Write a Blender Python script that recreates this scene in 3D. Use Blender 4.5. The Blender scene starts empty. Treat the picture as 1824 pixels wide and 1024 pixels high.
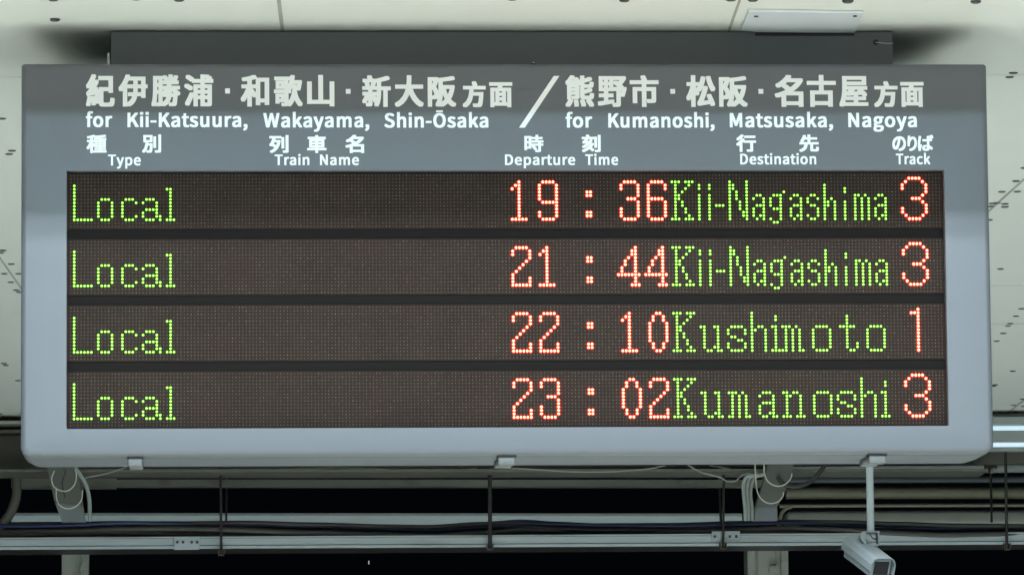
import bpy, bmesh, math, random
from mathutils import Vector, Matrix
random.seed(7)
SC = bpy.context.scene
COL = SC.collection

# ------------------------------------------------------------------ camera
Z0 = 2.89                                   # height of the top LED row above the platform
FPX = 9580.0                                # focal length in photo pixels (1824 wide)
YAW, PITCH, ROLL = 0.05512588, 0.12099111, -0.00878355
CAM = Vector((-0.50909647, -9.35356452, Z0 - 1.33799721))
_cy, _sy, _cp, _sp = math.cos(YAW), math.sin(YAW), math.cos(PITCH), math.sin(PITCH)
FW = Vector((_sy * _cp, _cy * _cp, _sp))
_r0 = Vector((_cy, -_sy, 0)); _u0 = _r0.cross(FW)
RT = math.cos(ROLL) * _r0 + math.sin(ROLL) * _u0
UP = -math.sin(ROLL) * _r0 + math.cos(ROLL) * _u0
cd = bpy.data.cameras.new('camera'); co = bpy.data.objects.new('camera', cd); COL.objects.link(co)
cd.lens = 36 * FPX / 1824; cd.sensor_width = 36; cd.clip_start = 0.1; cd.clip_end = 400
co.matrix_world = Matrix(((RT.x, UP.x, -FW.x, CAM.x), (RT.y, UP.y, -FW.y, CAM.y), (RT.z, UP.z, -FW.z, CAM.z), (0, 0, 0, 1)))
SC.camera = co

# ------------------------------------------------------------------ night sky and exposure
wd = bpy.data.worlds.new('World'); SC.world = wd; wd.use_nodes = True
wd.node_tree.nodes['Background'].inputs[0].default_value = (0.35, 0.45, 0.75, 1)
wd.node_tree.nodes['Background'].inputs[1].default_value = 0.0025
SC.view_settings.view_transform = 'Standard'; SC.view_settings.look = 'None'
SC.view_settings.exposure = 0; SC.view_settings.gamma = 1; SC.view_settings.use_curve_mapping = False
SC.render.engine = 'CYCLES'
SC.cycles.use_denoising = True
SC.cycles.max_bounces = 8; SC.cycles.diffuse_bounces = 5
SC.cycles.sample_clamp_indirect = 6.0

# ------------------------------------------------------------------ unseen lamps (above the frame or hidden behind the board)
def lamp(name, loc, aim, sx, sy, power, color):
    l = bpy.data.lights.new(name, 'AREA'); l.shape = 'RECTANGLE'; l.size = sx; l.size_y = sy
    l.energy = power; l.color = color
    o = bpy.data.objects.new(name, l); COL.objects.link(o); o.location = loc
    d = (Vector(aim) - Vector(loc)).normalized()
    o.rotation_euler = d.to_track_quat('-Z', 'Y').to_euler()
    return o
ZC = Z0 + 0.2715                            # underside of the ceiling
COOL = (0.55, 0.82, 1.0); TUBE = (0.79, 0.905, 1.0); GRN = (0.96, 1.0, 0.96); BCK = (0.84, 0.95, 1.0)
# twin tubes just beyond the cross beam in front of the board, and a farther row
lamp('tube_lamp', (0, -1.665, Z0 + 0.225), (0, -0.6, Z0 - 0.6), 3.6, 0.010, 25.0, TUBE)
lamp('tube_lamp', (0, -1.745, Z0 + 0.225), (0, -0.6, Z0 - 0.6), 3.6, 0.010, 25.0, TUBE)
lamp('tube_lamp', (0, -5.0, Z0 + 0.23), (0, -3.0, Z0 - 0.8), 6.0, 0.06, 138, COOL)
# rows over the platform, shining down on the floor
for y in (-7.5, -4.0, -2.2):
    o = lamp('unseen_lamp', (0, y, Z0 + 0.2), (0, y, 0), 7.0, 0.12, 305, GRN); o.data.spread = math.radians(138)
for x, y, s, e in ((0.5, 2.8, 1.1, 70), (0.9, 6.0, 1.2, 150)):
    o = lamp('unseen_lamp', (x, y, Z0 + 0.2), (x, y, 0), s, 0.12, e, BCK); o.data.spread = math.radians(110)  # unseen fill lamps added behind the board to brighten the background


# ------------------------------------------------------------------ helpers
def ray(px, py):
    return FW + RT * ((px - 912) / FPX) + UP * ((512 - py) / FPX)
def at(px, py, Y):
    """the point at depth Y that the photo shows at this pixel"""
    d = ray(px, py); return CAM + d * ((Y - CAM.y) / d.y)
def atz(px, py, z):
    d = ray(px, py); return CAM + d * ((z - CAM.z) / d.z)
def psize(Y):
    return (Y - CAM.y) / FPX * 1.005

def mat(name, col, rough=0.5, metal=0.0, noise=0.08, scale=6.0, bump=0.0, bscale=60.0, emit=None, estr=0.0, spec=0.5, stain=None, stretch=(1, 1, 1)):
    m = bpy.data.materials.new(name); m.use_nodes = True
    nt = m.node_tree; N = nt.nodes; L = nt.links
    b = N['Principled BSDF']
    b.inputs['Roughness'].default_value = rough; b.inputs['Metallic'].default_value = metal
    b.inputs['Specular IOR Level'].default_value = spec
    tc = N.new('ShaderNodeTexCoord'); mp = N.new('ShaderNodeMapping'); mp.inputs['Scale'].default_value = stretch
    L.new(tc.outputs['Object'], mp.inputs['Vector'])
    nz = N.new('ShaderNodeTexNoise'); nz.inputs['Scale'].default_value = scale; nz.inputs['Detail'].default_value = 6
    L.new(mp.outputs[0], nz.inputs['Vector'])
    mx = N.new('ShaderNodeMix'); mx.data_type = 'RGBA'
    d = [max(0, c * (1 - noise * 1.6)) for c in col]; e = [min(1, c * (1 + noise * 1.6)) for c in col]
    mx.inputs['A'].default_value = (*d, 1); mx.inputs['B'].default_value = (*e, 1)
    L.new(nz.outputs['Fac'], mx.inputs['Factor'])
    outc = mx.outputs['Result']
    if stain:
        n2 = N.new('ShaderNodeTexNoise'); n2.inputs['Scale'].default_value = stain[1]; n2.inputs['Detail'].default_value = 8
        L.new(mp.outputs[0], n2.inputs['Vector'])
        rp = N.new('ShaderNodeValToRGB'); rp.color_ramp.elements[0].position = stain[2]; rp.color_ramp.elements[1].position = stain[2] + 0.16
        L.new(n2.outputs['Fac'], rp.inputs['Fac'])
        m2 = N.new('ShaderNodeMix'); m2.data_type = 'RGBA'; m2.inputs['B'].default_value = (*stain[0], 1)
        L.new(outc, m2.inputs['A'])
        mu = N.new('ShaderNodeMath'); mu.operation = 'MULTIPLY'; mu.inputs[1].default_value = stain[3]
        L.new(rp.outputs['Color'], mu.inputs[0]); L.new(mu.outputs[0], m2.inputs['Factor'])
        outc = m2.outputs['Result']
    L.new(outc, b.inputs['Base Color'])
    mr = N.new('ShaderNodeMapRange'); mr.inputs['To Min'].default_value = max(0.03, rough - 0.08); mr.inputs['To Max'].default_value = min(1, rough + 0.08)
    L.new(nz.outputs['Fac'], mr.inputs['Value']); L.new(mr.outputs[0], b.inputs['Roughness'])
    if bump:
        n3 = N.new('ShaderNodeTexNoise'); n3.inputs['Scale'].default_value = bscale; n3.inputs['Detail'].default_value = 4
        L.new(tc.outputs['Object'], n3.inputs['Vector'])
        bp = N.new('ShaderNodeBump'); bp.inputs['Strength'].default_value = bump; bp.inputs['Distance'].default_value = 0.002
        L.new(n3.outputs['Fac'], bp.inputs['Height']); L.new(bp.outputs[0], b.inputs['Normal'])
    if emit:
        b.inputs['Emission Color'].default_value = (*emit, 1); b.inputs['Emission Strength'].default_value = estr
    return m

class MB:
    def __init__(s): s.v = []; s.f = []; s.m = []
    def add(s, vs, fs, mi=0):
        o = len(s.v); s.v += [tuple(v) for v in vs]
        for f in fs: s.f.append([i + o for i in f]); s.m.append(mi)
    def box(s, a, b, mi=0):
        (x0, y0, z0), (x1, y1, z1) = [min(p, q) for p, q in zip(a, b)], [max(p, q) for p, q in zip(a, b)]
        s.add([(x0,y0,z0),(x1,y0,z0),(x1,y1,z0),(x0,y1,z0),(x0,y0,z1),(x1,y0,z1),(x1,y1,z1),(x0,y1,z1)],
              [(0,3,2,1),(4,5,6,7),(0,1,5,4),(1,2,6,5),(2,3,7,6),(3,0,4,7)], mi)
    def prism(s, quad, dvec, mi=0):
        n = len(quad); d = Vector(dvec); q2 = [Vector(p) + d for p in quad]
        s.add(list(quad) + q2, [tuple(range(n))[::-1], tuple(range(n, 2*n))] + [(i, (i+1) % n, n + (i+1) % n, n + i) for i in range(n)], mi)
    def tube(s, pts, r, n=10, mi=0, cap=True):
        pts = [Vector(p) for p in pts]; rings = []
        t = (pts[1] - pts[0]).normalized()
        nrm = t.cross(Vector((0, 0, 1)));
        if nrm.length < 1e-3: nrm = t.cross(Vector((1, 0, 0)))
        nrm.normalize()
        for i, p in enumerate(pts):
            a = pts[max(0, i-1)]; b = pts[min(len(pts)-1, i+1)]; t = (b - a).normalized()
            nrm = (nrm - t * nrm.dot(t)).normalized(); bn = t.cross(nrm)
            rr = r[i] if isinstance(r, (list, tuple)) else r
            rings.append([p + (nrm * math.cos(2*math.pi*k/n) + bn * math.sin(2*math.pi*k/n)) * rr for k in range(n)])
        vs = [v for rg in rings for v in rg]; fs = []
        for i in range(len(rings) - 1):
            for k in range(n):
                fs.append((i*n + k, i*n + (k+1) % n, (i+1)*n + (k+1) % n, (i+1)*n + k))
        if cap: fs += [tuple(range(n))[::-1], tuple((len(rings)-1)*n + k for k in range(n))]
        s.add(vs, fs, mi)
    def build(s, name, mats, parent=None, smooth=None, bevel=0.0, segs=2):
        me = bpy.data.meshes.new(name); me.from_pydata(s.v, [], s.f)
        if not isinstance(mats, (list, tuple)): mats = [mats]
        for m in mats: me.materials.append(m)
        me.polygons.foreach_set('material_index', s.m)
        bm = bmesh.new(); bm.from_mesh(me)
        bmesh.ops.recalc_face_normals(bm, faces=bm.faces)
        if bevel:
            es = [e for e in bm.edges if len(e.link_faces) == 2 and e.calc_face_angle(0) > 0.5]
            bmesh.ops.bevel(bm, geom=es, offset=bevel, segments=segs, affect='EDGES', profile=0.5, clamp_overlap=True)
        bm.to_mesh(me); bm.free()
        if smooth is not None:
            me.shade_smooth(); me.set_sharp_from_angle(angle=math.radians(smooth))
        o = bpy.data.objects.new(name, me); COL.objects.link(o)
        if parent:
            o.parent = parent; o.matrix_parent_inverse = Matrix.Translation(-parent.location)
        return o

def tag(o, label=None, cat=None, group=None, kind=None):
    if label: o['label'] = label
    if cat: o['category'] = cat
    if group: o['group'] = group
    if kind: o['kind'] = kind
    return o
def empty(name, loc):
    o = bpy.data.objects.new(name, None); o.empty_display_size = 0.05; o.location = loc; COL.objects.link(o); return o
def smoothpath(pts, k=8):
    """Catmull-Rom through the given points"""
    P = [Vector(p) for p in pts]; P = [P[0] * 2 - P[1]] + P + [P[-1] * 2 - P[-2]]; out = []
    for i in range(1, len(P) - 2):
        a, b, c, d = P[i-1], P[i], P[i+1], P[i+2]
        for j in range(k):
            t = j / k
            out.append(0.5 * ((2*b) + (c - a)*t + (2*a - 5*b + 4*c - d)*t*t + (3*b - a - 3*c + d)*t**3))
    out.append(P[-2]); return out

# ------------------------------------------------------------------ materials
M_paint = mat('grey_paint', (0.114, 0.122, 0.138), 0.42, noise=0.03, scale=9, bump=0.08, bscale=420, stain=((0.11, 0.115, 0.115), 14, 0.6, 0.25), stretch=(0.5, 1, 2))
M_letter = mat('white_film', (0.86, 0.87, 0.90), 0.5, noise=0.03, scale=12)
M_panel = mat('led_panel', (0.0275, 0.0185, 0.0145), 0.75, noise=0.22, scale=16, spec=0.1, stain=((0.032, 0.0175, 0.0135), 9, 0.52, 0.6))
M_back = mat('panel_gap', (0.0085, 0.007, 0.006), 0.8, noise=0.1, spec=0.15)
M_off1 = mat('led_off', (0.100, 0.090, 0.080), 0.35, noise=0.1)
M_off2 = mat('led_off_bright', (0.150, 0.135, 0.115), 0.3, noise=0.1)
M_off3 = mat('led_off_dark', (0.065, 0.056, 0.050), 0.4, noise=0.1)
M_gcore = mat('green_led_core', (0.3, 0.5, 0.1), 0.4, emit=(0.42, 1.0, 0.10), estr=2.6)
M_gring = mat('green_led_body_halo', (0.05, 0.2, 0.02), 0.4, emit=(0.05, 1.0, 0.0), estr=0.7)  # LED body, with the green halo of the dot put into its glow
M_rcore = mat('red_led_core', (0.5, 0.2, 0.1), 0.4, emit=(1.0, 0.55, 0.30), estr=4.4)
M_rring = mat('red_led_body_halo', (0.3, 0.03, 0.02), 0.4, emit=(1.0, 0.0065, 0.002), estr=13)  # LED body, widened and over-lit to stand for the red halo
M_ceil = mat('ceiling_paint', (0.76, 0.77, 0.73), 0.55, noise=0.02, scale=1.5, bump=0.05, bscale=40, stain=((0.69, 0.70, 0.65), 2.2, 0.55, 0.35))
M_seam = mat('seam_sealant', (0.36, 0.37, 0.33), 0.7, noise=0.2, scale=20)
M_seam2 = mat('faint_joint', (0.66, 0.67, 0.62), 0.6, noise=0.05, scale=20)
M_bolt = mat('bolt_steel', (0.075, 0.078, 0.085), 0.4, 0.4, noise=0.2, scale=80)
M_boltc = mat('bolt_centre', (0.20, 0.20, 0.21), 0.4, 0.3, noise=0.1)
M_white = mat('white_enamel', (0.66, 0.69, 0.73), 0.4, noise=0.03)
M_latch = mat('latch_grey', (0.125, 0.132, 0.132), 0.5, noise=0.05)
M_dark = mat('rubber_and_gap_shade', (0.02, 0.02, 0.022), 0.6)
M_galv = mat('galvanised_steel', (0.44, 0.49, 0.51), 0.45, 0.2, noise=0.14, scale=14, bump=0.05, bscale=50, stain=((0.24, 0.22, 0.18), 9, 0.54, 0.65), stretch=(0.3, 1, 3))
M_rail = mat('rail_enamel', (0.62, 0.70, 0.74), 0.4, noise=0.06, scale=9, stain=((0.45, 0.44, 0.38), 12, 0.6, 0.4), stretch=(0.3, 1, 3))
M_beam = mat('beam_paint', (0.36, 0.365, 0.33), 0.6, noise=0.12, scale=5, stain=((0.16, 0.15, 0.12), 7, 0.55, 0.6))
M_dbeam = mat('dull_dark_steel', (0.13, 0.128, 0.11), 0.6, noise=0.2, scale=6)
M_post = mat('post_paint', (0.40, 0.42, 0.38), 0.55, noise=0.08, scale=8, stain=((0.20, 0.17, 0.13), 16, 0.6, 0.6))
M_olive = mat('olive_pipe', (0.30, 0.29, 0.21), 0.5, noise=0.1, scale=8)
M_pgrey = mat('grey_pipe', (0.36, 0.40, 0.39), 0.45, noise=0.08, scale=8, stain=((0.25, 0.25, 0.22), 10, 0.6, 0.4))
M_pdark = mat('dark_pipe', (0.12, 0.135, 0.15), 0.5, noise=0.1)
M_black = mat('black_cable', (0.040, 0.038, 0.038), 0.45, noise=0.15, scale=30)
M_brown = mat('brown_cable', (0.085, 0.050, 0.042), 0.5, noise=0.15, scale=30)
M_cabg = mat('lightened_grey_cable', (0.075, 0.072, 0.068), 0.6, noise=0.2, scale=30)  # lightened to make up for the shade inside the tray
M_cabg2 = mat('lightened_brown_cable', (0.085, 0.066, 0.058), 0.6, noise=0.2, scale=30)  # brownish version, also raised in tone against the tray's shade
M_blue = mat('blue_cable', (0.018, 0.030, 0.095), 0.4, noise=0.1, scale=30)
M_wire = mat('pale_wire', (0.62, 0.62, 0.55), 0.5, noise=0.05)
M_rod = mat('rod_steel', (0.045, 0.043, 0.042), 0.5, 0.3, noise=0.2, scale=40)
M_cctv = mat('camera_shell', (0.26, 0.30, 0.33), 0.42, noise=0.05, scale=30, stain=((0.36, 0.33, 0.27), 30, 0.58, 0.5))
M_pole = mat('pole_enamel', (0.50, 0.56, 0.60), 0.4, noise=0.05)
M_brace = mat('brace_paint', (0.125, 0.13, 0.12), 0.6, noise=0.12, scale=6, stain=((0.075, 0.07, 0.058), 9, 0.55, 0.6))
M_brace2 = mat('stub_paint', (0.20, 0.22, 0.235), 0.55, noise=0.1, scale=8)
M_wire2 = mat('dull_wire', (0.34, 0.34, 0.30), 0.5, noise=0.05)
M_glass = mat('camera_window', (0.02, 0.02, 0.022), 0.12, noise=0.02)
M_rust = mat('rusty_clamp', (0.10, 0.085, 0.065), 0.7, noise=0.3, scale=60)
M_floor = mat('platform_concrete', (0.42, 0.43, 0.40), 0.8, noise=0.1, scale=1.2)
M_glow = mat('strip_glow', (0.8, 0.85, 0.9), 0.4, emit=(0.66, 0.88, 1.0), estr=0.80)  # self-glow for the bright strips at far right, source unclear
M_far = mat('distant_lamp_glow', (0.8, 0.85, 0.8), 0.4, emit=(0.8, 1.0, 0.9), estr=0.5)

# ------------------------------------------------------------------ setting: platform, ceiling, cross beam
b = MB(); b.box((-7, -14, -0.12), (7, 7.0, 0)); tag(b.build('platform', M_floor), kind='structure')
c4 = [atz(-420, 752, ZC), atz(2250, 733, ZC)]
b = MB(); b.prism([(-7, -14, ZC), (7, -14, ZC), (7, c4[1].y + (7 - c4[1].x) * 0, ZC), (c4[1].x, c4[1].y, ZC), (c4[0].x, c4[0].y, ZC), (-7, c4[0].y, ZC)], (0, 0, 0.06))
ceil = tag(b.build('ceiling', M_ceil), kind='structure')
def seam(p, q, w, z=0.0012, m=None):
    a, c = atz(*p, ZC), atz(*q, ZC); d = (c - a).normalized(); n = Vector((-d.y, d.x, 0)) * w / 2
    s = MB(); s.prism([a + n, a - n, c - n, c + n], (0, 0, -z)); s.build('panel_joint', m or M_seam, ceil)
seam((495, -12), (504, 60), 0.0066); seam((1322, -12), (1296, 62), 0.0046)
seam((-8, 448), (44, 522), 0.0045); seam((1850, 296), (1752, 384), 0.0052); seam((1850, 691), (1790, 739), 0.006)
seam((-8, 137), (60, 138.5), 0.012, 0.0006, M_seam2); seam((1740, 133.5), (1840, 133.5), 0.012, 0.0006, M_seam2); seam((1740, 576.5), (1840, 577), 0.03, 0.0006, M_seam2); seam((1740, 509), (1840, 509), 0.02, 0.0006, M_seam2)
BOLTS = [(98, 34), (95, -2), (319, -1.5), (242, -4), (912, -3.5), (1112, -.5), (1302, -2.5), (1341, -1.2), (1510, 1), (1738, 2),
 (4, 211), (21.6, 268), (16.5, 274), (5, 445.5), (1, 449.5), (20, 469.6), (7.6, 486.8), (33, 487), (19.5, 502), (29, 516), (34, 519.5), (7, 646.5), (10.5, 649.8), (32, 677), (0, 737), (11, 746),
 (1805, 129.6), (1798.4, 137), (1809.8, 322), (1784.5, 341), (1812, 340.7), (1768, 362), (1790, 362.6), (1789.8, 367.8), (1764, 367), (1776, 361), (1761.5, 391), (1782, 478.4), (1825, 298.6),
 (1819.5, 549.2), (1809.8, 562.3), (1799.5, 575.6), (1795.4, 579.7), (1787, 593), (1775, 606.8), (1803.8, 660.3), (1772.7, 684.5), (1769.5, 686.8), (1821.6, 710), (1805.5, 721), (1781, 734), (1808.7, 734), (1822.7, 723)]
def bolt_mesh():
    b = MB(); n = 16
    def ring(r, z): return [(r*math.cos(2*math.pi*k/n), r*math.sin(2*math.pi*k/n), z) for k in range(n)]
    rs = [(0.0098, 0.0), (0.0094, -0.0026), (0.0072, -0.0042), (0.0055, -0.0042), (0.0048, -0.0030)]
    vs = [v for r in rs for v in ring(*r)]
    b.add(vs, [(i*n+k, i*n+(k+1) % n, (i+1)*n+(k+1) % n, (i+1)*n+k) for i in range(4) for k in range(n)], 0)
    b.add(ring(0.0048, -0.0030), [tuple(range(n))], 1)
    return b
proto = None
for (px, py) in BOLTS:
    p = atz(px, py, ZC)
    if proto is None:
        proto = bolt_mesh().build('bolt', [M_bolt, M_boltc], ceil, smooth=40); o = proto
    else:
        o = proto.copy(); COL.objects.link(o); o.parent = ceil
    o.location = (p.x, p.y, ZC - 0.0003); o.rotation_euler.z = random.random() * 3
    s = random.uniform(0.92, 1.05) * (1 if py < 60 else 0.88); o.scale = (s, s, s * (1 if py < 60 else 0.6))
# cross beam of the roof, above the frame, whose underside cuts off the tubes' light
b = MB(); b.box((-7, -1.24, Z0 + 0.138), (7, -1.2, ZC)); tag(b.build('ceiling_beam', M_ceil), kind='structure')

# ------------------------------------------------------------------ the departure board
P = 0.006; LSTEP = 19.4 * P
FY = -0.012                                     # front face
XE, ZT, ZB = 0.8512, Z0 + 0.1965, Z0 - 0.4935
SX, ST, SB = 0.7715, Z0 + 0.0062, Z0 - 0.4459   # screen opening
board = empty('departure_board', (0, 0, ZB))
tag(board, 'grey hanging departure board with white lettering and four green and red LED rows', 'departure board')
def rrect(x, zt, zb, r, k=6):
    out = []
    q = r * 0.35 if r > 0.004 else r            # the upper corners are tighter than the lower ones
    for cx, cz, a0, r in ((x - q, zt - q, 0, q), (-x + q, zt - q, 90, q), (-x + r, zb + r, 180, r), (x - r, zb + r, 270, r)):
        for j in range(k + 1):
            a = math.radians(a0 + 90 * j / k); out.append((cx + r * math.cos(a), cz + r * math.sin(a)))
    return out
def loop(x, zt, zb, r, y): return [(px, y, pz) for px, pz in rrect(x, zt, zb, r)]
R = 0.0105; RC = 0.016
loops = [loop(SX, ST, SB, 0.0012, 0.012), loop(SX, ST, SB, 0.0012, FY + 0.0008), loop(SX + 0.0008, ST + 0.0008, SB - 0.0008, 0.0015, FY)]
for j in range(0, 6):
    a = math.radians(90 * j / 5); i = R * (1 - math.sin(a))
    loops.append(loop(XE - i, ZT - i, ZB + i, RC - i * 0.6, FY + R * (1 - math.cos(a))))
loops += [loop(XE, ZT, ZB, RC, 0.030), loop(XE - .003, ZT - .003, ZB + .003, RC, 0.031), loop(XE - .003, ZT - .003, ZB + .003, RC, 0.036),
          loop(XE, ZT, ZB, RC, 0.037), loop(XE, ZT, ZB, 0.02, 0.15), loop(XE - .004, ZT, ZB, 0.025, 0.205), loop(XE - .012, ZT - .001, ZB + .004, 0.03, 0.222), loop(XE - .025, ZT - .001, ZB + .05, 0.05, 0.30), loop(XE - .03, ZT - .002, ZB + .15, 0.05, 0.53), loop(XE - .06, ZT - .03, ZB + .20, 0.05, 0.56), loop(0.2, ZT - .2, ZB + .3, 0.01, 0.56)]
n = len(loops[0]); b = MB()
b.add([v for l in loops for v in l], [(i*n + k, i*n + (k+1) % n, (i+1)*n + (k+1) % n, (i+1)*n + k) for i in range(len(loops)-1) for k in range(n)])
b.build('housing', M_paint, board, smooth=35)
b = MB(); b.box((-SX - .004, 0.0085, SB - .004), (SX + .004, 0.0115, ST + .004)); b.build('display_backing', M_back, board)

# --- LED fonts (12 rows high, read off the sign dot by dot: (first column, rows of the 16-row line))
def dots(*spec):
    """spec items: (cols, rows) with ints, ranges or lists"""
    s = set()
    for c, r in spec:
        cs = [c] if isinstance(c, int) else list(c); rs = [r] if isinstance(r, int) else list(r)
        s |= {(x, y) for x in cs for y in rs}
    return s
rg = lambda a, b_: range(a, b_ + 1)
LOCAL = dots((1, rg(3, 13)), (rg(1, 6), 13), (rg(9, 11), (7, 13)), ((8, 12), rg(8, 12)), (rg(16, 18), (7, 13)), (15, rg(8, 12)), (19, (8, 12)),
             (rg(22, 24), (7, 10, 13)), (21, (8, 11, 12)), (25, rg(8, 12)), (26, (12, 13)), (28, (4, 13)), (29, rg(4, 13)), (30, 13))
DG = {'0': dots(((3, 4), (2, 13)), ((2, 5), (3, 4, 11, 12)), ((1, 6), rg(5, 10))),
      '1': dots((3, rg(2, 13)), (2, 3), (1, 4), (rg(1, 5), 13)),
      '2': dots((rg(2, 5), 2), (1, (3, 4)), (6, (3, 4, 5)), (5, 6), (4, 7), (3, 8), (2, 9), (1, rg(10, 13)), (rg(1, 6), 13), (6, (11, 12))),
      '3': dots((rg(2, 5), (2, 13)), (1, (3, 4, 10, 11, 12)), (6, rg(3, 6)), (rg(3, 5), 7), (6, rg(8, 12))),
      '4': dots((5, rg(2, 13)), (4, (3, 4)), (3, 5), (2, (6, 7)), (1, (8, 9)), (rg(0, 6), 10), ((4, 6), 13)),
      '6': dots((rg(2, 5), (2, 7, 13)), (6, (3, 4)), (1, rg(3, 12)), (6, rg(8, 12))),
      '9': dots((rg(2, 5), (2, 8, 13)), (1, rg(3, 7)), (6, rg(3, 12)), (1, (11, 12)))}
def shift(s, dx): return {(x + dx, y) for x, y in s}
def clock(t): return shift(DG[t[0]], 128) | shift(DG[t[1]], 136) | dots(((151, 152), (5, 6, 11, 12))) | shift(DG[t[2]], 160) | shift(DG[t[3]], 168)
TR3 = dots((rg(246, 249), (1, 13)), ((245, 250), (2, 12)), (244, (3, 4, 10, 11)), (251, (3, 4, 5, 9, 10, 11)), (250, (6, 8)), (rg(247, 249), 7))
TR1 = dots((248, rg(1, 13)), ((246, 247), 2))
BIGK = dots((rg(176, 178), (2, 13)), (rg(180, 182), (2, 13)), (177, rg(2, 13)), (181, (3, 12)), (180, (4, 10, 11)), (179, (5, 8, 9)), (178, (6, 7)))
def small_a(c): return dots(((c+1, c+2), (6, 9)), (c, (7, 10, 11, 12)), (c+3, rg(7, 13)), (c+2, 12), (c+1, 13))
NAGASHIMA = BIGK | dots(((184, 187), (3, 4)), ((184, 187), rg(6, 13)), (rg(189, 191), 9), ((193, 198), rg(2, 13)), (194, (3, 4)), (195, (5, 6, 7)), (196, (8, 9, 10)), (197, (11, 12))) \
    | small_a(200) | dots((209, 5), (rg(206, 208), 6), ((205, 208), rg(7, 9)), (rg(206, 208), 10), (208, rg(11, 13)), (205, 13), ((206, 207), 14)) | small_a(211) \
    | dots(((217, 218), (6, 9, 13)), (216, (7, 8, 12)), (219, (7, 10, 11, 12)), (221, rg(3, 13)), (223, 7), (222, (8, 9)), (224, rg(8, 13)),
           (227, (4, 5)), (227, rg(8, 13)), (230, rg(6, 13)), ((231, 233), 6), ((232, 234), rg(7, 13))) | small_a(236)
U8 = dots(((184, 185, 188, 189), 6), (185, rg(7, 12)), (189, rg(7, 13)), (188, 12), ((186, 187, 190), 13))
def s8(c): return dots((rg(c+1, c+4), (6, 13)), ((c, c+5), (7, 8, 11, 12)), ((c+1, c+2), 9), ((c+3, c+4), 10))
def o8(c): return dots((rg(c+1, c+4), (6, 13)), ((c, c+5), rg(7, 12)))
def h8(c): return dots((c, rg(2, 13)), (c+1, 7), ((c+2, c+3), 6), (c+4, rg(7, 13)))
def i8(c): return dots((c+1, (3, 4)), (c, 6), (c+1, rg(6, 13)), ((c, c+2), 13))
def m8(c): return dots(((c, c+1, c+2, c+4), 6), (c+1, rg(6, 13)), ((c+3, c+5), rg(7, 13)), ((c, c+6), 13))
KUSHIMOTO = BIGK | U8 | s8(192) | h8(199) | i8(205) | m8(208) | o8(217) | dots((227, rg(3, 12)), (rg(225, 229), 6), ((228, 229), 13), (230, (11, 12))) | o8(233)
KUMANOSHI = BIGK | U8 | m8(192) | dots((rg(202, 204), (6, 9)), (201, (7, 10, 11, 12)), (205, rg(7, 13)), (204, 12), ((202, 203, 206), 13)) \
    | dots(((208, 211, 212), 6), (209, rg(6, 13)), (210, 7), (213, rg(7, 13)), ((208, 210, 212, 214), 13)) | o8(217) | s8(224) | h8(231) | i8(237)
ROWS = [('1936', NAGASHIMA, TR3), ('2144', NAGASHIMA, TR3), ('2210', KUSHIMOTO, TR1), ('2302', KUMANOSHI, TR3)]
LY = 0.0045                                     # LED plate
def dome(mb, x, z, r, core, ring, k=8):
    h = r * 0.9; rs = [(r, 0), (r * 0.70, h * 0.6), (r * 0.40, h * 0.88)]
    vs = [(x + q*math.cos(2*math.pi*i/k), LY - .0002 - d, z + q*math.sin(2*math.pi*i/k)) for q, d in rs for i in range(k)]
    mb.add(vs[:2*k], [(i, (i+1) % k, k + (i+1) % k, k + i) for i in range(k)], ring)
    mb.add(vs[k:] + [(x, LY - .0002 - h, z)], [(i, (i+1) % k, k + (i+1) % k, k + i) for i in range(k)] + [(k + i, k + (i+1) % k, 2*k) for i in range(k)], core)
for li, (tm, dest, trk) in enumerate(ROWS):
    zt = Z0 - li * LSTEP
    b = MB(); b.box((-SX - .002, LY, zt - 15.7*P), (SX + .002, 0.0080, zt + 0.7*P), 0)
    lit = LOCAL | clock(tm) | dest | trk
    for c in range(256):
        for r in range(16):
            if (c, r) in lit: continue
            x = (c - 127.5) * P; z = zt - r * P; q = random.choice((1, 1, 1, 1, 2, 3))
            rr = 0.00105 * random.uniform(0.85, 1.1)
            vs = [(x + rr*math.cos(math.pi*i/3), LY - .0002, z + rr*math.sin(math.pi*i/3)) for i in range(6)] + [(x, LY - .0011, z)]
            b.add(vs, [(i, (i+1) % 6, 6) for i in range(6)], q)
    row = b.build('led_row', [M_panel, M_off1, M_off2, M_off3], board)
    row['label'] = ['topmost LED row, reading Local 19:36 Kii-Nagashima 3', 'second LED row, reading Local 21:44 Kii-Nagashima 3', 'third LED row, reading Local 22:10 Kushimoto 1', 'lowest LED row, reading Local 23:02 Kumanoshi 3'][li]
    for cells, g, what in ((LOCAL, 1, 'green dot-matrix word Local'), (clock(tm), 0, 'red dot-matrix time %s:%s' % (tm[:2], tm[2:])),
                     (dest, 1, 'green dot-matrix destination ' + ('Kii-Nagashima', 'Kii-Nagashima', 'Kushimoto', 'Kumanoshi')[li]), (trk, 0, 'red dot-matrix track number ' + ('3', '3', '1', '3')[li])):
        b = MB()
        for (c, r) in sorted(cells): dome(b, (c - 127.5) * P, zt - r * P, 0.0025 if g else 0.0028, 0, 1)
        o = b.build('lit_text', [M_gcore, M_gring] if g else [M_rcore, M_rring], row, smooth=60); o['label'] = what

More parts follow.
